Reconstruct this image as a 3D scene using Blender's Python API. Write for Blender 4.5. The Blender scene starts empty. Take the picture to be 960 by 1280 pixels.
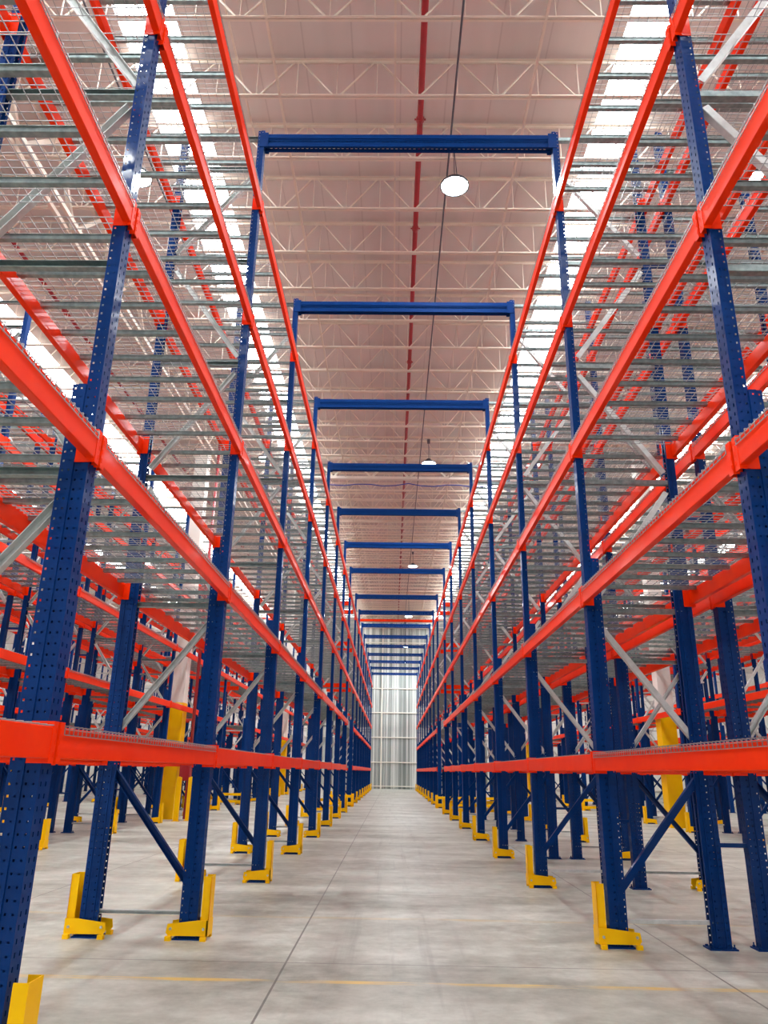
import bpy, math, random
from mathutils import Vector, Matrix
random.seed(7)
S = bpy.context.scene
COL = S.collection
PI = math.pi

# ------------------------------------------------------------------ materials
def new_mat(name, col=(.5, .5, .5), rough=.5, metal=0., coat=0.):
    m = bpy.data.materials.new(name); m.use_nodes = True
    b = m.node_tree.nodes['Principled BSDF']
    b.inputs['Base Color'].default_value = (*col, 1)
    b.inputs['Roughness'].default_value = rough
    b.inputs['Metallic'].default_value = metal
    b.inputs['Coat Weight'].default_value = coat
    b.inputs['Coat Roughness'].default_value = .12
    return m

class NG:
    """tiny node-graph helper"""
    def __init__(s, m):
        s.t = m.node_tree; s.b = s.t.nodes['Principled BSDF']
    def node(s, typ, **kw):
        n = s.t.nodes.new(typ)
        for k, v in kw.items(): setattr(n, k, v)
        return n
    def link(s, a, b): s.t.links.new(a, b)
    def coords(s, scale=(1, 1, 1)):
        tc = s.node('ShaderNodeTexCoord'); mp = s.node('ShaderNodeMapping')
        mp.inputs['Scale'].default_value = scale
        s.link(tc.outputs['Object'], mp.inputs['Vector']); return mp.outputs['Vector']
    def noise(s, vec, scale, detail=4, rough=.55):
        n = s.node('ShaderNodeTexNoise'); n.inputs['Scale'].default_value = scale
        n.inputs['Detail'].default_value = detail; n.inputs['Roughness'].default_value = rough
        s.link(vec, n.inputs['Vector']); return n.outputs['Fac']
    def math(s, op, a, b=None, clamp=False):
        n = s.node('ShaderNodeMath', operation=op, use_clamp=clamp)
        for i, v in enumerate((a, b)):
            if v is None: continue
            if isinstance(v, (int, float)): n.inputs[i].default_value = v
            else: s.link(v, n.inputs[i])
        return n.outputs[0]
    def ramp(s, fac, stops):
        n = s.node('ShaderNodeValToRGB'); e = n.color_ramp.elements
        while len(e) < len(stops): e.new(.5)
        for i, (p, c) in enumerate(stops):
            e[i].position = p; e[i].color = (*c, 1) if len(c) == 3 else c
        s.link(fac, n.inputs['Fac']); return n.outputs['Color']
    def mix(s, fac, a, b):
        n = s.node('ShaderNodeMix', data_type='RGBA')
        if isinstance(fac, (int, float)): n.inputs[0].default_value = fac
        else: s.link(fac, n.inputs[0])
        for i, v in ((6, a), (7, b)):
            if isinstance(v, tuple): n.inputs[i].default_value = (*v, 1)
            else: s.link(v, n.inputs[i])
        return n.outputs[2]
    def bump(s, h, strength=.2, dist=.01):
        n = s.node('ShaderNodeBump'); n.inputs['Strength'].default_value = strength
        n.inputs['Distance'].default_value = dist
        s.link(h, n.inputs['Height']); s.link(n.outputs[0], s.b.inputs['Normal'])
    def color(s, c): s.link(c, s.b.inputs['Base Color'])
    def rough(s, c): s.link(c, s.b.inputs['Roughness'])

def painted(name, c1, c2, rough, coat, scale=6., spec=.5):
    m = new_mat(name, c1, rough, 0, coat); g = NG(m)
    g.b.inputs['Specular IOR Level'].default_value = spec; g.b.inputs['Coat Roughness'].default_value = .07
    v = g.coords(); n = g.noise(v, scale, 3)
    g.color(g.ramp(n, [(.3, c1), (.75, c2)]))
    n2 = g.noise(v, 14, 2); g.bump(n2, .06, .004)
    return m
BLUE = painted('blue_powder_coat', (.0005, .026, .135), (.001, .034, .165), .5, .15, spec=.06)
ORANGE = painted('orange_red_powder_coat', (.90, .030, .0005), (.95, .040, .001), .5, .26, spec=.05)
YELLOW = painted('safety_yellow_paint', (.95, .53, .001), (.98, .58, .003), .5, .12, spec=.08)
GALV = new_mat('galvanised_steel', (.33, .37, .36), .36, .75); g = NG(GALV)
g.color(g.ramp(g.noise(g.coords(), 22, 3), [(.3, (.19, .24, .235)), (.7, (.32, .38, .37))]))
GALVB = painted('bright_galvanised_steel', (.52, .55, .53), (.66, .69, .67), .4, 0, 20)
GALVB.node_tree.nodes['Principled BSDF'].inputs['Metallic'].default_value = .35
BLUET = painted('blue_tie_beam_coat', (.0005, .026, .135), (.001, .034, .165), .55, 0, spec=.06)
WIRE = new_mat('galvanised_wire', (.34, .35, .35), .42, .6)
BOLT = new_mat('zinc_bolt', (.55, .55, .52), .35, .8)
CREAM = painted('cream_steel_paint', (.70, .62, .52), (.77, .69, .59), .5, .0, 3)
CREAMW = painted('white_steel_paint', (.80, .76, .66), (.84, .80, .72), .5, .0, 3)
COLUMNW = painted('white_column_paint', (.74, .70, .63), (.80, .76, .70), .6, 0, 2)
PIPERED = painted('sprinkler_red_paint', (.32, .008, .014), (.38, .012, .02), .4, .3)
CONDUIT = new_mat('grey_conduit', (.10, .10, .12), .5, .3)
CABLE = new_mat('blue_cable', (.02, .07, .45), .5)
DARK = new_mat('dark_housing', (.06, .06, .07), .45, .3)

# roof sheets: pale sheets, seams running along the building, slight blotches
ROOF = new_mat('pale_roof_sheet', (.62, .52, .49), .6); g = NG(ROOF)
v = g.coords((1, .06, 1)); n = g.noise(v, 1.1, 3)
base = g.ramp(n, [(.3, (.60, .545, .51)), (.7, (.71, .655, .62))])
vx = g.node('ShaderNodeSeparateXYZ'); g.link(g.coords(), vx.inputs[0])
seam = g.math('LESS_THAN', g.math('FRACT', g.math('MULTIPLY', vx.outputs['X'], 1.25)), .03)
g.color(g.mix(g.math('MULTIPLY', seam, .25), base, (.3, .24, .23)))

# floor: polished power-floated concrete with saw-cut joints, worn yellow lines, tyre marks
FLOOR = new_mat('polished_concrete', (.55, .53, .48), .34); g = NG(FLOOR)
raw = g.coords(); sx = g.node('ShaderNodeSeparateXYZ'); g.link(raw, sx.inputs[0])
X, Y = sx.outputs['X'], sx.outputs['Y']
n1 = g.noise(g.coords((.35, 1.0, 1)), .9, 6, .6); n2 = g.noise(raw, 5, 8, .7)
nn = g.math('ADD', g.math('MULTIPLY', n1, .65), g.math('MULTIPLY', n2, .35))
c = g.ramp(nn, [(.36, (.235, .24, .195)), (.5, (.42, .435, .37)), (.63, (.61, .635, .56))])
def band(coord, centre, half):      # 1 inside |coord-centre|<half
    return g.math('LESS_THAN', g.math('ABSOLUTE', g.math('SUBTRACT', coord, centre)), half)
# tyre marks: streaks along the aisle
tm = g.noise(g.coords((7, .22, 1)), 1.0, 4, .6)
tmask = g.ramp(g.math('ABSOLUTE', g.math('SUBTRACT', X, .05)), [(.3, (1, 1, 1)), (1., (0, 0, 0))])
tyre = g.math('MULTIPLY', g.ramp(tm, [(.54, (0, 0, 0)), (.72, (1, 1, 1))]), tmask)
c = g.mix(g.math('MULTIPLY', tyre, .42), c, (.15, .14, .125))
st = g.noise(g.coords((.5, 2.4, 1)), 1.6, 6, .65)
c = g.mix(g.math('MULTIPLY', g.ramp(st, [(.57, (0, 0, 0)), (.75, (1, 1, 1))]), .28), c, (.24, .20, .16))
sc_ = g.noise(g.coords((3, 14, 1)), 1.8, 5, .7)
c = g.mix(g.math('MULTIPLY', g.ramp(sc_, [(.62, (0, 0, 0)), (.72, (1, 1, 1))]), .22), c, (.74, .72, .68))
wear = g.ramp(g.noise(g.coords((1.2, 6, 1)), 1.5, 5), [(.40, (0, 0, 0)), (.62, (1, 1, 1))])
for cy, hw, k in ((6.03, .04, .85), (8.45, .05, .4)):
    c = g.mix(g.math('MULTIPLY', g.math('MULTIPLY', band(Y, cy, hw), wear), k), c, (.74, .50, .10))
jl = None
for k in range(-3, 20):
    b_ = band(Y, 6.56 + k * 3.45, .007)
    jl = b_ if jl is None else g.math('MAXIMUM', jl, b_)
for x in (-.80, 2.42, -4.0, 5.6, -7.2):
    jl = g.math('MAXIMUM', jl, band(X, x, .008))
c = g.mix(g.math('MULTIPLY', jl, .8), c, (.10, .095, .085))
g.color(c)
g.rough(g.ramp(g.noise(raw, 1.7, 5), [(.3, (.30,) * 3), (.7, (.5,) * 3)]))
g.bump(g.math('SUBTRACT', n2, jl), .06, .01)

# far wall: ribbed metal cladding with lighter vertical streaks
WALL = new_mat('ribbed_metal_cladding', (.4, .43, .41), .42, .35); g = NG(WALL)
v1 = g.noise(g.coords((3.2, 3.2, .02)), 1.3, 5, .7)
g.color(g.ramp(v1, [(.36, (.19, .22, .205)), (.5, (.40, .44, .42)), (.62, (.85, .88, .84))]))
wv = g.node('ShaderNodeTexWave', wave_type='BANDS', bands_direction='X')
wv.inputs['Scale'].default_value = 1.6; g.link(g.coords(), wv.inputs['Vector'])
g.bump(wv.outputs['Fac'], .6, .04)
WALLW = new_mat('white_wall_sheet', (.80, .80, .77), .6); g = NG(WALLW)
wv = g.node('ShaderNodeTexWave', wave_type='BANDS', bands_direction='Y')
wv.inputs['Scale'].default_value = 1.4; g.link(g.coords(), wv.inputs['Vector'])
g.bump(wv.outputs['Fac'], .5, .03)

def emit_mat(name, col, strength):
    m = bpy.data.materials.new(name); m.use_nodes = True
    t = m.node_tree; t.nodes.clear()
    e = t.nodes.new('ShaderNodeEmission'); o = t.nodes.new('ShaderNodeOutputMaterial')
    e.inputs['Color'].default_value = (*col, 1); e.inputs['Strength'].default_value = strength
    t.links.new(e.outputs[0], o.inputs[0]); return m
SKYL = emit_mat('daylit_translucent_sheet', (.93, .96, 1.), 15.)
LED = emit_mat('lit_led_lens', (.90, .97, 1.), 340.)

# ------------------------------------------------------------------ mesh helpers
class MB:
    def __init__(s): s.v = []; s.f = []
    def quad(s, a, b, c, d):
        i = len(s.v); s.v += [a, b, c, d]; s.f.append((i, i + 1, i + 2, i + 3))
    def box(s, x0, x1, y0, y1, z0, z1):
        i = len(s.v)
        s.v += [(x0, y0, z0), (x1, y0, z0), (x1, y1, z0), (x0, y1, z0), (x0, y0, z1), (x1, y0, z1), (x1, y1, z1), (x0, y1, z1)]
        for f in ((3, 2, 1, 0), (4, 5, 6, 7), (0, 1, 5, 4), (1, 2, 6, 5), (2, 3, 7, 6), (3, 0, 4, 7)):
            s.f.append(tuple(i + k for k in f))
        return s
    def _frame(s, p, q):
        d = (Vector(q) - Vector(p)).normalized()
        up = Vector((0, 0, 1)) if abs(d.z) < .95 else Vector((0, 1, 0))
        a = d.cross(up).normalized(); return a, a.cross(d)
    def bar(s, p, q, w, h, caps=True):
        """rectangular bar between two points, w along horizontal normal, h along the other"""
        a, b = s._frame(p, q); P = Vector(p); Q = Vector(q); i = len(s.v)
        for o in (P, Q):
            for su, sv in ((-1, -1), (1, -1), (1, 1), (-1, 1)):
                s.v.append(tuple(o + a * su * w / 2 + b * sv * h / 2))
        for k in range(4): s.f.append((i + k, i + (k + 1) % 4, i + 4 + (k + 1) % 4, i + 4 + k))
        if caps: s.f += [(i + 3, i + 2, i + 1, i), (i + 4, i + 5, i + 6, i + 7)]
        return s
    def tube(s, p, q, r, n=10, caps=True):
        a, b = s._frame(p, q); P = Vector(p); Q = Vector(q); i = len(s.v)
        for o in (P, Q):
            for k in range(n):
                t = 2 * PI * k / n; s.v.append(tuple(o + (a * math.cos(t) + b * math.sin(t)) * r))
        for k in range(n): s.f.append((i + k, i + (k + 1) % n, i + n + (k + 1) % n, i + n + k))
        if caps: s.f += [tuple(i + k for k in reversed(range(n))), tuple(i + n + k for k in range(n))]
        return s
    def prism_y(s, prof, y0, y1):
        """closed profile (x,z) extruded along y"""
        n = len(prof); i = len(s.v)
        for y in (y0, y1): s.v += [(x, y, z) for x, z in prof]
        for k in range(n): s.f.append((i + k, i + (k + 1) % n, i + n + (k + 1) % n, i + n + k))
        s.f += [tuple(i + k for k in reversed(range(n))), tuple(i + n + k for k in range(n))]
        return s
    def lathe(s, prof, n=24, c=(0, 0, 0)):
        i = len(s.v); m = len(prof)
        for k in range(n):
            t = 2 * PI * k / n
            for r, z in prof: s.v.append((c[0] + r * math.cos(t), c[1] + r * math.sin(t), c[2] + z))
        for k in range(n):
            for j in range(m - 1):
                s.f.append((i + k * m + j, i + ((k + 1) % n) * m + j, i + ((k + 1) % n) * m + j + 1, i + k * m + j + 1))
        return s
    def perforated(s, pt, us, holes, z0, pitch, count, hh, ztop=None):
        """strip whose (u,z) cells are mapped by pt(u,z); holes = (u_lo,u_hi) column pairs; one hole per pitch"""
        for k in range(count):
            za = z0 + k * pitch; zb = za + (pitch - hh) / 2; zc = zb + hh; zd = za + pitch
            s.quad(pt(us[0], za), pt(us[-1], za), pt(us[-1], zb), pt(us[0], zb))
            s.quad(pt(us[0], zc), pt(us[-1], zc), pt(us[-1], zd), pt(us[0], zd))
            for a, b in zip(us[:-1], us[1:]):
                if (a, b) in holes: continue
                s.quad(pt(a, zb), pt(b, zb), pt(b, zc), pt(a, zc))
    def add(s, o, M=None):
        i = len(s.v)
        s.v += [tuple(M @ Vector(v)) for v in o.v] if M is not None else o.v
        s.f += [tuple(k + i for k in f) for f in o.f]; return s
    def mesh(s, name, mat, smooth=False):
        me = bpy.data.meshes.new(name); me.from_pydata(s.v, [], s.f)
        me.materials.append(mat); me.validate(); me.update()
        if smooth:
            for p in me.polygons: p.use_smooth = True
        return me

def ob(name, data, parent=None, loc=(0, 0, 0), rz=0., kind=None, label=None, cat=None, group=None):
    o = bpy.data.objects.new(name, data); COL.objects.link(o)
    o.location = loc; o.rotation_euler = (0, 0, rz); o.parent = parent
    if kind: o['kind'] = kind
    if label: o['label'] = label
    if cat: o['category'] = cat
    if group: o['group'] = group
    return o

# ------------------------------------------------------------------ layout
H = 1.4
BAY, GAP = 3.527, 1.113
def PY(n): return 3.828 + (n - 1) * BAY + (GAP if n >= 9 else 0)
NF = 18                                   # frames 0..17, the tunnel bay is 8-9
LEV = [1.41, 2.97, 4.545, 6.135, 7.73]    # underside of the beam connectors
DEP = 1.03                                # frame depth, outer face to outer face
PW, PD, PDD = .11, .08, .158              # upright: width, depth, doubled depth
HT, HSPL = 8.97, 3.47
# rack rows: key, x of the frame's aisle face, direction away from its own aisle, words
ROWS = [('S', -1.68, -1, 'left rack', 'left'),
        ('A', 1.89, 1, 'right rack', 'right'),
        ('B', 4.20, -1, 'second right rack', 'right'),
        ('D', -6.22, -1, 'second left rack', 'left'),
        ('E', -8.53, 1, 'third left rack', 'left'),
        ('C', 7.87, 1, 'third right rack', 'right'),
        ('K', 10.18, -1, 'fourth right rack', 'right'),
        ('F', -12.15, -1, 'fourth left rack', 'left'),
        ('G', -14.46, 1, 'fifth left rack', 'left'),
        ('L', 13.85, 1, 'fifth right rack', 'right'),
        ('M', 16.16, -1, 'sixth right rack', 'right'),
        ('N', -18.1, -1, 'sixth left rack', 'left')]
ORD = ['zeroth', 'first', 'second', 'third', 'fourth', 'fifth', 'sixth', 'seventh', 'eighth', 'ninth', 'tenth', 'eleventh',
       'twelfth', 'thirteenth', 'fourteenth', 'fifteenth', 'sixteenth', 'seventeenth', 'eighteenth']

# camera (world), also used to rank repeats by how large they show
F_PX, PITCH, YAW, ROLL = 938.4, .3323, -.0158, .0164
cy_, sy_ = math.cos(YAW), math.sin(YAW)
FW = Vector((sy_ * math.cos(PITCH), cy_ * math.cos(PITCH), math.sin(PITCH)))
R0 = Vector((cy_, -sy_, 0)); U0 = R0.cross(FW)
RT = R0 * math.cos(ROLL) + U0 * math.sin(ROLL); UP = -R0 * math.sin(ROLL) + U0 * math.cos(ROLL)
CAMP = Vector((0, 0, H))
def show(pts, area):
    """rough size in view: area over squared distance times the share of sample points in frame"""
    k = 0; d2 = 1e9
    for p in pts:
        d = Vector(p) - CAMP; z = d.dot(FW)
        if z < .3: continue
        x = 480 + F_PX * d.dot(RT) / z; y = 640 - F_PX * d.dot(UP) / z
        if -5 < x < 965 and -5 < y < 1285: k += 1; d2 = min(d2, d.length_squared)
    return k / len(pts) * area / d2 if k else 0.

# ------------------------------------------------------------------ upright frames
PITCH_H = .0555
def upright_mb(height, depth, x0, z0, holes=True):
    """omega section: aisle face with two slot columns, stepped sides with round holes, rear lips"""
    m = MB(); w = PW / 2; n = int((height) / PITCH_H); step = depth * .55
    wi = w - .008
    if holes:
        m.perforated(lambda u, z: (x0, u, z), [-w, -.032, -.021, .021, .032, w], {(-.032, -.021), (.021, .032)}, z0, PITCH_H, n, .022)
        for s in (-1, 1):
            m.perforated(lambda u, z: (x0 + u, s * w, z), [0, step * .42, step * .42 + .010, step], {(step * .42, step * .42 + .010)}, z0, PITCH_H, n, .010)
            m.perforated(lambda u, z: (x0 + u, s * wi, z), [step, depth - .022, depth - .012, depth], {(depth - .022, depth - .012)}, z0, PITCH_H, n, .012)
    z1 = z0 + n * PITCH_H
    if not holes:
        m.quad((x0, -w, z0), (x0, w, z0), (x0, w, z1), (x0, -w, z1))
        for s in (-1, 1):
            m.quad((x0, s * w, z0), (x0 + step, s * w, z0), (x0 + step, s * w, z1), (x0, s * w, z1))
            m.quad((x0 + step, s * wi, z0), (x0 + depth, s * wi, z0), (x0 + depth, s * wi, z1), (x0 + step, s * wi, z1))
    for s in (-1, 1):
        m.quad((x0 + step, s * w, z0), (x0 + step, s * wi, z0), (x0 + step, s * wi, z1), (x0 + step, s * w, z1))
        m.quad((x0 + depth, s * wi, z0), (x0 + depth, s * .022, z0), (x0 + depth, s * .022, z1), (x0 + depth, s * wi, z1))
    # closing ridge in the middle of the aisle face
    m.box(x0 + .002, x0 + .006, -.012, .012, z0, z1)
    return m

def base_mb(x0, s):
    """foot plate with two anchor bolts; s=+1 plate reaches inward"""
    m = MB(); c = x0 + s * PDD / 2
    m.box(c - .12, c + .12, -.085, .085, 0, .012)
    for dx in (-.095, .095):
        m.tube((c + dx, -.062, .012), (c + dx, -.062, .024), .014, 6)
        m.tube((c + dx, -.062, .02), (c + dx, -.062, .046), .007, 6)
        m.tube((c + dx, .062, .012), (c + dx, .062, .024), .014, 6)
    return m

def flipx(mb, X=DEP):
    o = MB(); o.v = [(X - x, y, z) for x, y, z in mb.v]; o.f = [tuple(reversed(f)) for f in mb.f]; return o

def chan(p, q, w, h):
    """open C channel bar (back plate plus two flanges) between two points in the x-z plane"""
    P, Q = Vector(p), Vector(q); d = (Q - P).normalized(); nrm = Vector((-d.z, 0, d.x)); t = .004; m = MB()
    m.bar(P + Vector((0, -w / 2, 0)), Q + Vector((0, -w / 2, 0)), t, h)
    for s in (-1, 1):
        o = nrm * s * (h / 2)
        m.bar(P + o, Q + o, w, t)
    return m

ins = .11
def nd(side, z): return (ins, 0, z) if side == 'f' else (DEP - ins, 0, z)
BR_H = [.20, 2.93, 4.29, 5.66, 7.02, 8.38, 8.86]
BR_D = [('r', 1.72, 'f', 2.80), ('f', 3.04, 'r', 4.18), ('r', 4.40, 'f', 5.55), ('f', 5.77, 'r', 6.91), ('r', 7.13, 'f', 8.27)]

def me_cache(name, mb, mat, smooth=False): return mb.mesh(name, mat, smooth)
UP_HI = upright_mb(HT - .012, PD, 0, .012); UP_LO = upright_mb(HT - .012, PD, 0, .012, False)
RE_HI = upright_mb(HSPL - .012, PDD - PD, PD, .012); RE_LO = upright_mb(HSPL - .012, PDD - PD, PD, .012, False)
M_UP = [me_cache('upright', UP_HI, BLUE), me_cache('upright', UP_LO, BLUE)]
M_UPR = [me_cache('upright', flipx(UP_HI), BLUE), me_cache('upright', flipx(UP_LO), BLUE)]
M_RE = [me_cache('reinforcement', RE_HI, BLUE), me_cache('reinforcement', RE_LO, BLUE)]
M_RER = [me_cache('reinforcement', flipx(RE_HI), BLUE), me_cache('reinforcement', flipx(RE_LO), BLUE)]
M_BASE = me_cache('foot_plate', base_mb(0, 1), BLUE); M_BASER = me_cache('foot_plate', flipx(base_mb(0, 1)), BLUE)
M_STRUT = [me_cache('strut', chan((PD * .8, 0, z), (DEP - PD * .8, 0, z), .05, .045 if z > .3 else .028), GALV if z > .3 else GALVB) for z in BR_H]
M_DIAG = [me_cache('brace', chan(nd(a, z0), nd(b, z1), .05, .05), GALVB) for a, z0, b, z1 in BR_D]
M_DIAGB = me_cache('brace', chan((ins, 0, .42), (DEP - ins, 0, 1.39), .05, .055), BLUE)

def frame_detailed(loc, rz, lod, label, group):
    t = ob('upright_frame', None, None, loc, rz, label=label, cat='rack frame', group=group)
    t.empty_display_size = .2
    for a, b, c in ((M_UP, M_RE, M_BASE), (M_UPR, M_RER, M_BASER)):
        u = ob('upright', a[lod], t); ob('reinforcement', b[lod], t); ob('foot_plate', c, u)
    for m in M_STRUT: ob('strut', m, t, label='galvanised horizontal strut')
    for m in M_DIAG: ob('brace', m, t, label='galvanised diagonal brace')
    ob('brace', M_DIAGB, t, label='blue diagonal brace near the floor')
    return t
# far frames: one mesh with two materials
sf = MB(); sf.add(UP_LO).add(flipx(UP_LO)).add(RE_LO).add(flipx(RE_LO)).add(base_mb(0, 1)).add(flipx(base_mb(0, 1)))
sf.bar((ins, 0, .42), (DEP - ins, 0, 1.39), .05, .055); nblue = len(sf.f)
for z in BR_H: sf.bar((PD, 0, z), (DEP - PD, 0, z), .05, .045)
for a, z0, b, z1 in BR_D: sf.bar(nd(a, z0), nd(b, z1), .05, .05)
M_FAR = sf.mesh('upright_frame', BLUE); M_FAR.materials.append(GALVB)
for i, p in enumerate(M_FAR.polygons):
    if i >= nblue: p.material_index = 1

def place_word(n): return ORD[n + 1] + ' from the camera' if n else 'beside the camera'
for key, xf, sg, words, side in ROWS:
    rz = 0 if sg > 0 else PI
    for n in range(NF):
        if key in 'EKGM' and n == 0: continue
        loc = (xf, PY(n), 0)
        lab = f'blue upright frame with zigzag bracing, {words}, {ORD[n + 1]} frame away'
        grp = f'upright frames of the {words}'
        if key in 'SA' or (key in 'BDEC' and n <= 8):
            frame_detailed(loc, rz, 0 if n <= (5 if key in 'SAB' else -1) else 1, lab, grp)
        else:
            ob('upright_frame', M_FAR, None, loc, rz, label=lab, cat='rack frame', group=grp)

# ------------------------------------------------------------------ load beams
BH0, BH1 = .022, .170
def beam_mb(L, part='all'):
    """local: x=0 is the upright's aisle face (beam sticks out to x=-.035), y from upright centre to centre"""
    a, b, c = MB(), MB(), MB()
    prof = [(-.034, BH0 + .004), (-.030, BH0), (.014, BH0), (.016, BH0 + .004), (.016, BH1 - .028), (-.008, BH1 - .028), (-.008, BH1), (-.030, BH1), (-.034, BH1 - .004)]
    a.prism_y(prof, .060, L - .060)
    for k, m in ((0, b), (1, c)):
        f = (lambda y: y) if k == 0 else (lambda y: L - y)
        def bx(x0, x1, y0, y1, z0, z1):
            y0, y1 = sorted((f(y0), f(y1))); m.box(x0, x1, y0, y1, z0, z1)
        bx(-.037, -.031, .014, .066, 0, .195)          # face plate flush with the beam
        bx(-.031, -.001, .014, .019, 0, .195)          # fold hooked onto the upright's face
        bx(-.031, .016, .061, .066, 0, .195)
        bx(-.001, .075, .0565, .0615, 0, .195)
        for z in (.03, .085, .14): bx(-.040, -.037, .020, .030, z, z + .024)
    if part == 'all': return a.add(b).add(c)
    return a, b, c
def meshes_for(L):
    a, b, c = beam_mb(L)if False else beam_mb(L, 'split')
    return [a.mesh('beam_profile', ORANGE), b.mesh('end_connector', ORANGE), c.mesh('end_connector', ORANGE), beam_mb(L).mesh('load_beam', ORANGE)]
BM = {False: meshes_for(BAY), True: meshes_for(BAY + GAP)}
lv_words = ['first', 'second', 'third', 'fourth', 'fifth']
cand = []
for key, xf, sg, words, side in ROWS:
    for n in range(NF - 1):
        if key in 'EKGM' and n == 0: continue
        L = BAY + (GAP if n == 8 else 0)
        for li, z in enumerate(LEV):
            if n == 8 and li < 2: continue
            for face in (0, 1):
                x = xf if face == 0 else xf + sg * DEP
                out = sg if face == 0 else -sg         # direction from beam into the rack
                pts = [(x, PY(n) + L * t, z + .1) for t in (.02, .25, .5, .75, .98)]
                w = .3 if key in 'EKCFGLMN' else 1.
                if face == 1 and key in 'SA': w = .6
                cand.append((show(pts, .15 * L) * w, key, words, n, li, face, x, out, z, L))
cand.sort(key=lambda c: -c[0])
ind = [c for c in cand if c[0] > 0][:292]
seen_ids = set(id(c) for c in ind)
for rank, (sc, key, words, n, li, face, x, out, z, L) in enumerate(ind):
    rz = 0 if out > 0 else PI
    y = PY(n) if out > 0 else PY(n) + L
    fw_ = 'front' if face == 0 else 'rear'
    lab = f'orange-red load beam, {words}, {fw_} side, {lv_words[li]} level up, {ORD[n + 1]} bay away'
    ms = BM[n == 8]; grp = f'load beams of the {words}'
    if rank < 150:
        t = ob('load_beam', None, None, (x, y, z), rz, label=lab, cat='rack beam', group=grp)
        ob('beam_profile', ms[0], t); ob('end_connector', ms[1], t); ob('end_connector', ms[2], t)
    else:
        ob('load_beam', ms[3], None, (x, y, z), rz, label=lab, cat='rack beam', group=grp)
rest = MB()
for c in cand:
    if id(c) in seen_ids: continue
    sc, key, words, n, li, face, x, out, z, L = c
    xa, xb = sorted((x - out * .034, x + out * .016))
    rest.box(xa, xb, PY(n) + .06, PY(n) + L - .06, z + BH0, z + BH1)
    xa, xb = sorted((x - out * .036, x + out * .07))
    for yy in (PY(n) + .02, PY(n) + L - .065): rest.box(xa, xb, yy, yy + .045, z, z + .195)
ob('load_beam_mass', rest.mesh('load_beam_mass', ORANGE), kind='stuff', label='remaining orange-red load beams of the farther rack bays', cat='rack beams')

# ------------------------------------------------------------------ wire mesh decks
DZ = .168                                  # wire plane above connector underside
def deck_parts(W, fine=True):
    """local: x=0 rack's aisle face .. DEP, y 0..W; returns wire mesh and three channels"""
    w = MB(); r = .0042 if fine else .005
    nx = int(round(W / .056)); ny = 12
    for i in range(nx + 1):
        y = .006 + (W - .012) * i / nx
        zt = BH1 + .012
        pts = [(-.039, y, BH1 - .034), (-.039, y, zt), (.0, y, zt), (.014, y, DZ), (DEP - .014, y, DZ), (DEP, y, zt), (DEP + .039, y, zt), (DEP + .039, y, BH1 - .034)]
        for p, q in zip(pts[:-1], pts[1:]): w.bar(p, q, r, r, False)
    for j in range(ny + 1):
        x = .03 + (DEP - .06) * j / ny
        w.bar((x, 0.004, DZ - .004), (x, W - .004, DZ - .004), r, r, False)
    for x in (-.043, DEP + .043):
        for z in (BH1 - .034, BH1 - .008): w.bar((x, .004, z), (x, W - .004, z), r, r, False)
    cs = []
    for k in range(3):
        y = W * (k + .5) / 3; m = MB(); x0, x1 = .017, DEP - .017; z1 = DZ - .007
        prof = [(-.026, z1), (-.020, z1 - .031), (.020, z1 - .031), (.026, z1)]
        for (ya, za), (yb, zb) in zip(prof[:-1], prof[1:]):
            m.quad((x0, y + ya, za), (x1, y + ya, za), (x1, y + yb, zb), (x0, y + yb, zb))
        m.box(x0, x1, y - .034, y - .026, z1 - .003, z1); m.box(x0, x1, y + .026, y + .034, z1 - .003, z1)
        cs.append(m)
    return w, cs
DW = (BAY - .12) / 3
w_, cs_ = deck_parts(DW)
M_WIRE = w_.mesh('wire_panel', WIRE); M_CH = [c.mesh('support_channel', GALV) for c in cs_]
allm = MB(); allm.add(w_); nw = len(allm.f)
for c in cs_: allm.add(c)
M_DECK = allm.mesh('wire_deck', WIRE); M_DECK.materials.append(GALV)
for i, p in enumerate(M_DECK.polygons):
    if i >= nw: p.material_index = 1
DWT = (BAY + GAP - .12) / 4
cand = []
third = ['near', 'middle', 'far', 'farthest']
for key, xf, sg, words, side in ROWS:
    for n in range(NF - 1):
        if key in 'EKGM' and n == 0: continue
        for li, z in enumerate(LEV):
            if n == 8 and li < 2: continue
            for k in range(4 if n == 8 else 3):
                if key in 'DC' and (n, k) in ((6, 1), (12, 2)): continue   # building column stands here
                y = PY(n) + .06 + k * (DWT if n == 8 else DW)
                xs = (xf, xf + sg * DEP)
                pts = [(xs[0], y + .1, z + .17), (xs[1], y + .1, z + .17), (xs[0], y + DW, z + .17), (xs[1], y + DW, z + .17), (sum(xs) / 2, y + .55, z + .17)]
                asp = abs(z + .15 - H) + .12
                w = .3 if key in 'EKCFGLMN' else 1.
                cand.append((show(pts, asp) * w, key, words, n, li, k, xf, sg, y, z))
cand.sort(key=lambda c: -c[0])
ind = [c for c in cand if c[0] > 0][:292]
seen_ids = set(id(c) for c in ind)
for rank, (sc, key, words, n, li, k, xf, sg, y, z) in enumerate(ind):
    rz = 0 if sg > 0 else PI
    yy = y if sg > 0 else y + DW
    lab = f'{third[k]} wire mesh deck of {ORD[n + 1]} bay away, {words}, {lv_words[li]} level up'
    grp = f'wire decks of the {words}'
    if rank < 110:
        t = ob('wire_deck', None, None, (xf, yy, z), rz, label=lab, cat='wire deck', group=grp)
        ob('wire_panel', M_WIRE, t)
        for m in M_CH: ob('support_channel', m, t)
    else:
        ob('wire_deck', M_DECK, None, (xf, yy, z), rz, label=lab, cat='wire deck', group=grp)
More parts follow.
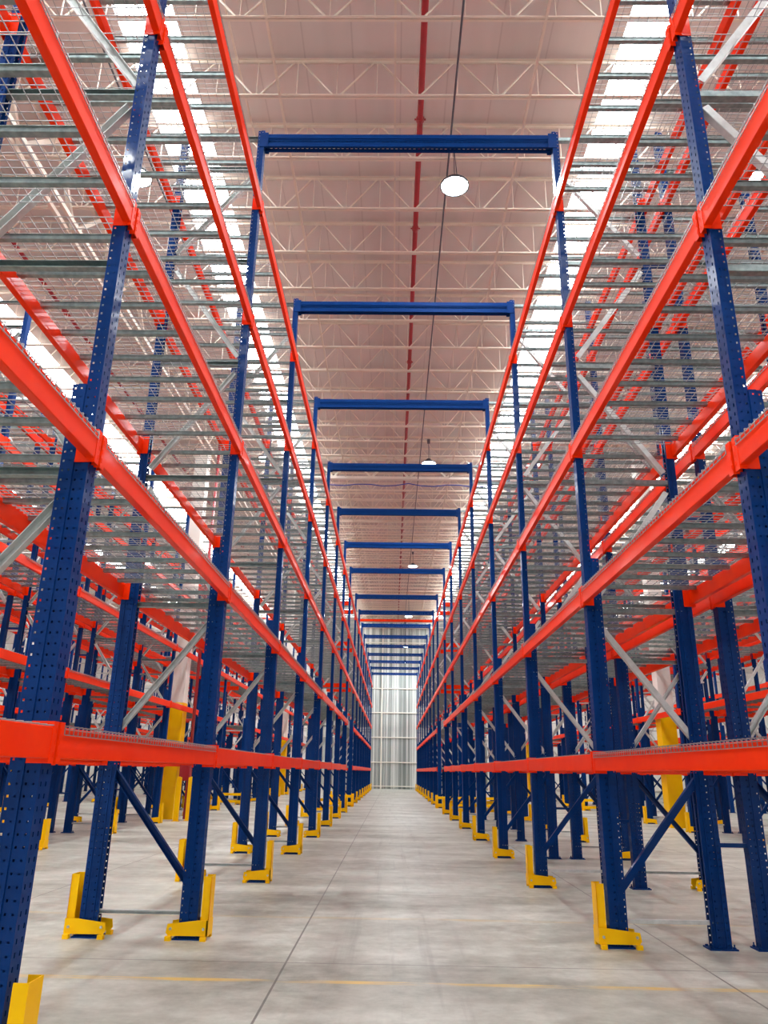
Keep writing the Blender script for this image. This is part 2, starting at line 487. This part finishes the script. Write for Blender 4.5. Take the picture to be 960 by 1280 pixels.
# the rest as one object
import numpy as np
wl = MB()
wlr = .006
for i in range(15): 
    y = .006 + (DW - .012) * i / 14; wl.bar((-.038, y, BH1 + .006), (DEP + .038, y, BH1 + .006), wlr, wlr, False)
for j in range(9):
    x = .03 + (DEP - .06) * j / 8; wl.bar((x, .004, DZ), (x, DW - .004, DZ), wlr, wlr, False)
nwl = len(wl.f)
for c in cs_: wl.add(c)
bv = np.array(wl.v, dtype=np.float32); nb = len(bv)
vs, fs = [], []; cnt = 0
for c in cand:
    if id(c) in seen_ids: continue
    sc, key, words, n, li, k, xf, sg, y, z = c
    p = bv.copy()
    if sg < 0: p[:, 0] *= -1; p[:, 1] = DW - p[:, 1]
    p += np.array((xf, y, z), dtype=np.float32); vs.append(p); cnt += 1
V = np.concatenate(vs); Fb = np.array(wl.f, dtype=np.int32)
Fa = (Fb[None] + (np.arange(cnt, dtype=np.int32) * nb)[:, None, None]).reshape(-1, 4)
me = bpy.data.meshes.new('wire_deck_mass')
me.vertices.add(len(V)); me.vertices.foreach_set('co', V.ravel())
me.loops.add(Fa.size); me.loops.foreach_set('vertex_index', Fa.ravel())
me.polygons.add(len(Fa)); me.polygons.foreach_set('loop_start', np.arange(0, Fa.size, 4, dtype=np.int32))
me.materials.append(WIRE); me.materials.append(GALV)
me.polygons.foreach_set('material_index', np.tile((np.arange(len(wl.f)) >= nwl).astype(np.int32), cnt))
me.update(calc_edges=True)
ob('wire_deck_mass', me, kind='stuff', label='remaining wire mesh decks of the farther rack bays', cat='wire decks')

# ------------------------------------------------------------------ overhead tie beams across the aisle (one per frame)
xl, xr = -1.68 - PD, 1.89 + PD
Lp = xr - xl
def tie_mb(Lp, detail=True):
    m = MB(); w = .05; x0, x1 = PD * 0.9, Lp - PD * .9
    n = int((x1 - x0) / .0555)
    zb, zt = 8.705, 8.895
    for s in (-1, 1):
        if detail:
            for k in range(n):
                a = x0 + (x1 - x0) * k / n; b = a + (x1 - x0) / n; h0 = a + (b - a) * .25; h1 = a + (b - a) * .75
                for za, zc in ((zb, zb + .062), (zb + .086, zt)):
                    m.quad((a, s * w, za), (b, s * w, za), (b, s * w, zc), (a, s * w, zc))
                for p, q in ((a, h0), (h1, b)): m.quad((p, s * w, zb + .062), (q, s * w, zb + .062), (q, s * w, zb + .086), (p, s * w, zb + .086))
        else: m.quad((x0, s * w, zb), (x1, s * w, zb), (x1, s * w, zt), (x0, s * w, zt))
        m.quad((x0, s * w, zb), (x1, s * w, zb), (x1, s * .018, zb), (x0, s * .018, zb))
    m.quad((x0, -w, zt), (x1, -w, zt), (x1, w, zt), (x0, w, zt))
    m.box(x0, x1, -w - .008, -w, zt - .07, zt - .06)
    m.box(x0, x1, -w - .006, -w, zb + .10, zb + .108)
    return m
M_TIE = tie_mb(Lp).mesh('tie_beam', BLUET)
bk = MB(); bk.box(PD * .3, PD + .05, -.062, -.055, 8.69, 8.91); bk.box(PD * .3, PD + .05, .055, .062, 8.69, 8.91)
M_BRK = bk.mesh('bracket', BLUE); M_BRK2 = flipx(bk, Lp).mesh('bracket', BLUE)
for n in range(2, NF):
    t = ob('tie_beam', None, None, (xl, PY(n), 0), 0, label=f'blue overhead tie beam spanning the aisle between post tops, {ORD[n - 1]} from the camera', cat='tie beam', group='tie beams over the aisle')
    ob('perforated_bar', M_TIE, t); ob('bracket', M_BRK, t); ob('bracket', M_BRK2, t)

# blue spacers between back-to-back frames
def spacer(x0, x1, n, z, words):
    m = MB(); m.bar((0, 0, 0), (x1 - x0, 0, 0), .045, .035)
    for a in (0, x1 - x0): m.box(a - .004, a + .004, -.05, .05, -.06, .06)
    ob('row_spacer', m.mesh('row_spacer', BLUE), None, (x0, PY(n), z), 0,
       label=f'short blue bar joining {words}, {ORD[n + 1]} frame away, {"near the floor" if z < 2 else "at mid height" if z < 5 else "near the top"}', cat='spacer bar', group='row spacers')
for n in range(1, 12):
    for z in (.82, 3.9, 7.0):
        spacer(1.89 + DEP, 4.20 - DEP, n, z, 'the first two right racks')
        if n > 3: spacer(-8.53 + DEP, -6.22 - DEP, n, z, 'second and third left racks')

# red cross beams high over the tunnel bay
M_XB = MB().prism_y([(-.02, 0), (.02, 0), (.02, .16), (-.02, .16)], -DEP + .02, -.02).mesh('cross_beam', ORANGE)
for key, xf, sg, words, side in ROWS[:4]:
    for li in (2, 3, 4):
        for k, y in enumerate((PY(8) + .75, PY(8) + 2.4)):
            ob('cross_beam', M_XB, None, (xf, y, LEV[li] - .155), -PI / 2 if False else (PI / 2 if sg > 0 else -PI / 2),
               label=f'red cross beam over the tunnel bay, {words}, {lv_words[li]} level, {("nearer","farther")[k]} of two', cat='cross beam', group='tunnel cross beams')

# ------------------------------------------------------------------ yellow column guards
def guard_mb():
    """local: x=0 the upright's aisle face, guard's upright shield on the -x side"""
    m = MB(); t = .006
    # vertical channel shield
    m.box(-.105, -.099, -.075, .075, .03, .50)
    for s in (-1, 1):
        a, b = sorted((s * .075, s * .069)); m.box(-.105, -.035, a, b, .03, .50)
    # low side cheeks with tapered top
    for s in (-1, 1):
        y0, y1 = sorted((s * .092, s * .084))
        prof = [(-.105, .035), (.235, .035), (.255, .06), (.245, .125), (-.02, .155), (-.105, .155)]
        i = len(m.v)
        for y in (y0, y1): m.v += [(x, y, z) for x, z in prof]
        n = len(prof)
        for k in range(n): m.f.append((i + k, i + (k + 1) % n, i + n + (k + 1) % n, i + n + k))
        m.f += [tuple(i + k for k in reversed(range(n))), tuple(i + n + k for k in range(n))]
    m.box(-.108, -.09, -.092, .092, .035, .155)
    for s in (-1, 1):   # floor feet
        y0, y1 = sorted((s * .084, s * .13))
        m.box(-.10, -.05, y0, y1, 0.0, .035); m.box(.20, .25, y0, y1, 0, .035)
    return m
def guard_bolts():
    m = MB()
    for x in (-.07, .215):
        for s in (-1, 1): m.tube((x, s * .093, .09), (x, s * .106, .09), .012, 6)
    return m
M_GU = guard_mb().mesh('shield', YELLOW); M_GB = guard_bolts().mesh('bolt', BOLT)
def guard(x, y, out, label, group, parts):
    """out: +1 when the rack lies towards +x of this upright's outer face"""
    t = ob('column_guard', None if parts else M_GU, None, (x, y, 0), 0 if out > 0 else PI, label=label, cat='column guard', group=group)
    if parts: ob('shield', M_GU, t); ob('bolt', M_GB, t, label='zinc bolts of the guard')
for key, xf, sg, words, side in ROWS[:8]:
    for n in range(1 if key in 'SA' else 0, NF):
        if key in 'FK' and n > 9: continue
        guard(xf, PY(n), sg, f'yellow steel column guard at front foot, {words}, {ORD[n + 1]} frame away', f'column guards of the {words}', n < 8 and key in 'SAB')
        if key == 'S': guard(xf + sg * DEP, PY(n), -sg, f'yellow steel column guard at rear foot, {words}, {ORD[n + 1]} frame away', f'column guards of the {words}', n < 6)
# yellow end barriers either side of the tunnel
eb = MB()
for z in (.13, .40): eb.box(-.02, DEP + .02, -.03, .03, z - .05, z + .05)
M_EB = eb.mesh('rail', YELLOW)
ep = MB(); ep.box(-.06, .0, -.05, .05, 0, .50); ep.box(-.10, .04, -.08, .08, 0, .012)
M_EP = ep.mesh('post', YELLOW); M_EP2 = flipx(ep).mesh('post', YELLOW)
for key, xf, sg, words, side in ROWS[:6]:
    for n, dy, w in ((8, .2, 'near'), (9, -.2, 'far')):
        t = ob('end_barrier', None, None, (xf, PY(n) + dy, 0), 0 if sg > 0 else PI, label=f'yellow low end barrier at the {w} side of the cross passage, {words}', cat='barrier', group='tunnel end barriers')
        ob('rail', M_EB, t); ob('post', M_EP, t); ob('post', M_EP2, t)

# ------------------------------------------------------------------ building shell
YF = 66.4; XL, XR = -28., 30.; YB = -9.
ZB0, SL = 11.45, .03                       # joist underside at y=0, roof slope
def zb(y): return ZB0 + SL * y
JD = .78
def slab(name, x0, x1, y0, y1, z0, z1, mat, **kw):
    return ob(name, MB().box(x0, x1, y0, y1, z0, z1).mesh(name, mat), kind='structure', **kw)
slab('floor', XL, XR, YB, YF + .3, -.2, 0, FLOOR)
slab('wall_far', -7.3, 8.7, YF, YF + .2, 0, 15.2, WALL)
slab('wall_far_left', XL, -7.3, YF, YF + .2, 0, 15.2, WALLW)
slab('wall_far_right', 8.7, XR, YF, YF + .2, 0, 15.2, WALLW)
slab('wall_left', XL - .2, XL, YB, YF, 0, 15.2, WALLW)
slab('wall_right', XR, XR + .2, YB, YF, 0, 15.2, WALLW)
# roof with skylight openings: strips of sheet between daylight strips
def roofz(y): return zb(y) + JD + .12
SKY = [(-4.50, -3.56), (3.58, 4.50), (-11.3, -10.3), (-18.6, -17.6), (10.9, 11.9), (18.2, 19.2)]
cuts = sorted(SKY); x = XL; k = 1
rm = MB()
def sloped(m, x0, x1, y0, y1, o0, o1):
    i = len(m.v)
    m.v += [(x0, y0, roofz(y0) + o0), (x1, y0, roofz(y0) + o0), (x1, y1, roofz(y1) + o0), (x0, y1, roofz(y1) + o0),
            (x0, y0, roofz(y0) + o1), (x1, y0, roofz(y0) + o1), (x1, y1, roofz(y1) + o1), (x0, y1, roofz(y1) + o1)]
    for f in ((3, 2, 1, 0), (4, 5, 6, 7), (0, 1, 5, 4), (1, 2, 6, 5), (2, 3, 7, 6), (3, 0, 4, 7)): m.f.append(tuple(i + q for q in f))
for a, b in cuts:
    sloped(rm, x, a, YB, YF + .2, 0, .12); x = b
sloped(rm, x, XR, YB, YF + .2, 0, .12)
ob('ceiling', rm.mesh('ceiling', ROOF), kind='structure')
for k, (a, b) in enumerate(cuts, 1):
    m = MB(); sloped(m, a - .05, b + .05, YB, YF + .2, .13, .16)
    ob(f'window_{k}', m.mesh('skylight_sheet', SKYL), kind='structure', label='long daylit translucent roof strip')
# girts and posts on the far wall
tn = 1
for z in (.22, 2.1, 4.1, 6.13, 8.15, 10.4, 12.1):
    slab(f'trim_{tn}', XL, XR, YF - .10, YF, z - .035, z + .035, CREAMW); tn += 1
for x in (-.95, -8.2, 6.2, 13.4, -15.5):
    slab(f'trim_{tn}', x - .06, x + .06, YF - .14, YF - .1, 0, 13.6, CREAMW); tn += 1
slab(f'trim_{tn}', XL, XR, YF - .16, YF - .02, 13.38, 13.52, CREAMW); tn += 1
for xx in (XL + .06, XR - .06):
    slab(f'trim_{tn}', xx - .05, xx + .05, YB, YF - .2, 0, .3, CREAM); tn += 1

# roof joists (cross-wise lattice girders)
JY = [1.2, 2.55, 3.9, 5.24, 6.59, 7.94, 9.31, 10.66, 11.99, 13.35, 14.69, 16.04, 17.35, 18.64, 19.94, 21.18, 22.46, 23.74, 25.09, 26.2,
      28.98, 30.18, 31.49, 32.54, 33.55, 34.6, 35.73, 36.73, 37.8, 38.88, 39.89, 40.93, 42.23]
while JY[-1] < YF - 1.6: JY.append(JY[-1] + 1.12)
def joist_meshes():
    P = 1.31; x0 = .28 - P * 20
    tc, bc, wb = MB(), MB(), MB()
    for s in (-1, 1):
        for m, z, f in ((tc, JD, -1), (bc, 0, 1)):
            m.box(XL, XR, *sorted((s * .008, s * .042)), z - .003, z + .003)
            m.box(XL, XR, *sorted((s * .006, s * .012)), *sorted((z, z + f * .055)))
    k = 0; x = x0
    while x < XR - P:
        wb.bar((x + .05, 0, .03), (x + P / 2 - .05, 0, JD - .03), .02, .022)
        wb.bar((x + P / 2 + .05, 0, JD - .03), (x + P - .05, 0, .03), .02, .022)
        wb.bar((x, 0, 0), (x, 0, JD), .014, .014); wb.bar((x + P / 2, 0, 0), (x + P / 2, 0, JD), .014, .014)
        x += P
    return tc.mesh('top_chord', CREAM), bc.mesh('bottom_chord', CREAM), wb.mesh('web_rods', CREAM)
JT, JB, JW = joist_meshes()
for i, y in enumerate(JY):
    t = ob('roof_joist', None, None, (0, y, zb(y)), 0, label='cream lattice roof joist running across the building under the roof sheets', cat='roof joist', group='roof joists')
    ob('top_chord', JT, t); ob('bottom_chord', JB, t); ob('web_rods', JW, t)
# heavier cross girder
GY = 27.4
m1, m2 = MB(), MB(); G0, G1 = zb(GY) - .02, zb(GY) + JD + .03
for z in (G0, G1): m1.box(XL, XR, GY - .09, GY + .09, z - .05, z + .05)
x = -27.6
while x < XR - 1.5:
    m2.bar((x, GY, G0 + .03), (x + .74, GY, G1 - .03), .07, .07); m2.bar((x + .74, GY, G1 - .03), (x + 1.48, GY, G0 + .03), .07, .07); x += 1.48
t = ob('cross_girder', None, label='heavier white lattice girder across the aisle roof, just beyond the fourth tie beam', cat='roof girder')
ob('chord', m1.mesh('chord', CREAMW), t); ob('web_tubes', m2.mesh('web_tubes', CREAMW), t)
m = MB()
pts = [(-3 + i * .5, GY - .12, G0 - .25 - .12 * abs(math.sin(i * .9))) for i in range(15)]
for p, q in zip(pts[:-1], pts[1:]): m.tube(p, q, .02, 6)
ob('draped_cable', m.mesh('draped_cable', CABLE), label='thin blue cable draped under the white cross girder', cat='cable')

# longitudinal girders on the column lines
for gx, side in ((-6.35, 'left'), (8.1, 'right'), (-20.8, 'far left'), (22.5, 'far right')):
    m1, m2 = MB(), MB()
    for dx in (-.11, .11):
        for o in (-.55, JD - .1):
            m1.bar((gx + dx, YB + 1, zb(YB + 1) + o), (gx + dx, YF - .3, zb(YF - .3) + o), .07, .09)
    y = YB + 1.2
    while y < YF - 3:
        m2.bar((gx, y, zb(y) - .53), (gx, y + 1.1, zb(y + 1.1) + JD - .14), .08, .08)
        m2.bar((gx, y + 1.1, zb(y + 1.1) + JD - .14), (gx, y + 2.2, zb(y + 2.2) - .53), .08, .08); y += 2.2
    t = ob('long_girder', None, label=f'long cream lattice girder running down the {side} column line', cat='roof girder')
    ob('chord', m1.mesh('chord', CREAM), t); ob('web_tubes', m2.mesh('web_tubes', CREAM), t)

# bridging bars along the roof
for i, (x, o, r, w) in enumerate(((-.08, .30, .016, 'in the middle of the aisle roof'), (2.1, .02, .02, 'right of the lamps'), (-1.95, .02, .02, 'over the left rack front'), (-2.6, .36, .014, 'over the left rack'), (6.1, .02, .02, 'over the second right aisle'))):
    m = MB(); m.bar((x, YB + 1, zb(YB + 1) + o), (x, YF - .3, zb(YF - .3) + o), r * 2, r * 2)
    ob('bridging_bar', m.mesh('bridging_bar', CREAM), label=f'thin cream bridging bar along the roof joists {w}', cat='bridging bar')

# sprinkler pipes
def sprinkler(x, o, r, words):
    m, c = MB(), []
    m.tube((0, YB + 1, zb(YB + 1) + o), (0, YF - 2, zb(YF - 2) + o), r, 12)
    t = ob('sprinkler_pipe', None, None, (x, 0, 0), label=words, cat='sprinkler pipe')
    ob('pipe', m.mesh('pipe', PIPERED, True), t)
    cm = MB(); cm.tube((0, -.035, 0), (0, .035, 0), r * 1.35, 12); cm.tube((-r * 1.9, 0, 0), (r * 1.9, 0, 0), .016, 6); cm.tube((0, 0, -r), (0, 0, -r - .06), .014, 6)
    me = cm.mesh('coupling', PIPERED); y = 4.4
    while y < 56:
        ob('coupling', me, t, (0, y, zb(y) + o)); y += 2.9
sprinkler(.36, .45, .052, 'dark red sprinkler pipe running above the middle of the aisle')
sprinkler(-5.45, .2, .045, 'dark red sprinkler pipe above the left side aisle')
sprinkler(-8.3, .2, .045, 'dark red sprinkler pipe above the third left rack')
sprinkler(6.9, .2, .045, 'dark red sprinkler pipe above the right side aisle')
# red header with saddle straps near the far wall
m = MB(); m.tube((-27.5, 57, 12.28), (29.5, 57, 12.28), .10, 12)
h = ob('header_pipe', None, label='red main header pipe crossing high before the far wall', cat='header pipe')
ob('pipe', m.mesh('pipe', PIPERED, True), h); 
ms = MB(); ms.bar((-.25, 0, .08), (0, 0, .42), .04, .04); ms.bar((0, 0, .42), (.25, 0, .08), .04, .04)
me = ms.mesh('hanger', CREAMW)
for i in range(-12, 13): ob('hanger', me, h, (i * 1.15, 57, 12.28))
M2 = MB(); M2.box(-27.5, 29.5, 56.3, 56.42, 12.10, 12.26)
ob('header_beam', M2.mesh('header_beam', ORANGE), label='orange beam crossing high in front of the far wall', cat='beam')

# conduit and hanging LED high-bay lamps
m = MB(); m.tube((.88, YB + 1, zb(YB + 1) - .05), (.88, YF - .4, zb(YF - .4) - .05), .017, 8)
ob('conduit_pipe', m.mesh('conduit_pipe', CONDUIT), label='thin grey conduit running along the roof beside the red pipe', cat='conduit')
def lamp_meshes():
    hs = MB(); hs.lathe([(.0, .17), (.07, .17), (.09, .13), (.10, .10), (.21, .06), (.245, .02), (.245, -.01), (.225, -.012)], 28)
    ln = MB(); ln.lathe([(0, -.004), (.12, -.004), (.222, -.002)], 28)
    cb = MB(); cb.tube((0, 0, .17), (0, 0, 1.), .008, 6); cb.tube((.05, 0, .17), (.0, 0, 1.), .006, 6)
    bx = MB(); bx.box(-.05, .05, -.06, .06, .98, 1.10)
    return hs.mesh('housing', DARK, True), ln.mesh('led_lens', LED), cb.mesh('cable', CONDUIT), bx.mesh('junction_box', CONDUIT)
LH, LL, LC, LX = lamp_meshes()
def lamp(x, y, z, label, drop):
    t = ob('high_bay_lamp', None, None, (x, y, z), label=label, cat='lamp', group='high bay lamps')
    ob('housing', LH, t); ob('led_lens', LL, t, label='glowing round lens')
    c = ob('cable', LC, t); c.scale = (1, 1, drop); b = ob('junction_box', LX, t); b.location = (0, 0, drop - 1.02)
AISLE_LAMPS = [(.95, 10.3, 10.85), (1.12, 23.6, 11.3), (.98, 39.2, 11.85), (1.02, 52.0, 11.65), (.95, 59., 10.6), (.95, 63.4, 10.05), (.95, -1.5, 10.5)]
for i, (x, y, z) in enumerate(AISLE_LAMPS):
    lamp(x, y, z, 'round LED high bay lamp hanging over the aisle, ' + (ORD[i + 1] + ' from the camera' if i < 6 else 'behind the camera'), zb(y) - .05 - z)
for ax, w in ((-4.5, 'left side aisle'), (-10.4, 'second left aisle'), (6.1, 'right side aisle'), (12.0, 'second right aisle')):
    m = MB(); m.tube((ax, YB + 1, zb(YB + 1) - .03), (ax, YF - .4, zb(YF - .4) - .03), .017, 8)
    ob('conduit_pipe', m.mesh('conduit_pipe', CONDUIT), label=f'thin grey conduit under the joists over the {w}', cat='conduit')
    for i, y in enumerate((-2., 10.3, 23.6, 37., 50.)):
        lamp(ax, y, zb(y) - .75, f'round LED high bay lamp over the {w}, {ORD[i + 1]} along', .72)

# ------------------------------------------------------------------ building columns, bollards, cabinet
def column(x, y, w, d, hy, label):
    t = ob('building_column', None, None, (x, y, 0), label=label, cat='column')
    a = MB(); a.box(-w / 2, w / 2, -d / 2, d / 2, hy, zb(y) - .61); ob('shaft', a.mesh('shaft', COLUMNW), t, label='white painted upper shaft')
    b = MB(); b.box(-w / 2 - .015, w / 2 + .015, -d / 2 - .015, d / 2 + .015, 0, hy * .49); b.box(-w / 2 - .015, w / 2 + .015, -d / 2 - .015, d / 2 + .015, hy * .495, hy)
    ob('guard_wrap', b.mesh('guard_wrap', YELLOW), t, label='yellow lower wrap')
column(-6.50, 23.3, .42, .42, 3.25, 'white building column with yellow lower half in the second left rack')
column(8.14, 23.3, .42, .42, 3.1, 'white building column with yellow lower half in the third right rack')
column(-6.50, 46.6, .42, .42, 3.2, 'farther white and yellow building column in the second left rack')
column(8.14, 46.6, .42, .42, 3.1, 'farther white and yellow building column in the third right rack')
column(-20.8, 42.6, .5, .5, 3.1, 'white and yellow building column at far left beyond the racks')
column(22.5, 42.6, .5, .5, 3.1, 'white and yellow building column at far right beyond the racks')
m = MB(); m.tube((-6.0, 23.35, 0), (-6.0, 23.35, zb(23.35)), .05, 10)
ob('riser_pipe', m.mesh('riser_pipe', PIPERED, True), label='red riser pipe climbing beside the left white and yellow column', cat='pipe')
t = ob('hose_cabinet', None, None, (-5.98, 22.85, 1.05), label='red fire cabinet fixed beside the left yellow column', cat='cabinet')
m = MB(); m.box(-.16, .14, 0, .25, 0, .78); ob('body', m.mesh('body', PIPERED), t)
m = MB(); m.box(-.14, .12, -.015, 0, .03, .75); m.box(.08, .10, -.03, -.015, .36, .44); ob('door', m.mesh('door', PIPERED), t)
for i, x in enumerate((-5.98, -5.74)):
    m = MB(); m.box(-.06, .06, -.06, .06, 0, 1.14); m.box(-.09, .09, -.09, .09, 0, .015); m.prism_y([(-.06, 1.14), (.06, 1.14), (0, 1.165)], -.06, .06)
    ob('guard_post', m.mesh('guard_post', YELLOW), None, (x, 22.35 + i * .35, 0), label=f'yellow square guard post before the red cabinet, {("left","right")[i]} one', cat='guard post')

# ------------------------------------------------------------------ daylight and camera
w = bpy.data.worlds.new('daylight'); S.world = w; w.use_nodes = True
bg = w.node_tree.nodes['Background']; bg.inputs[0].default_value = (.95, .97, 1., 1); bg.inputs[1].default_value = .7

cam = bpy.data.cameras.new('camera'); co = bpy.data.objects.new('camera', cam); COL.objects.link(co)
M = Matrix((RT, UP, -FW)).transposed().to_4x4(); M.translation = CAMP
co.matrix_world = M
cam.sensor_fit = 'VERTICAL'; cam.sensor_height = 36.; cam.sensor_width = 27.; cam.lens = F_PX * 36. / 1280.
cam.clip_start = .05; cam.clip_end = 300
S.camera = co
S.view_settings.view_transform = 'Standard'; S.view_settings.look = 'None'
S.view_settings.gamma = 1.; S.view_settings.use_curve_mapping = False
S.view_settings.exposure = .42
S.cycles.max_bounces = 8; S.cycles.diffuse_bounces = 5; S.cycles.glossy_bounces = 3
S.cycles.sample_clamp_indirect = 8.
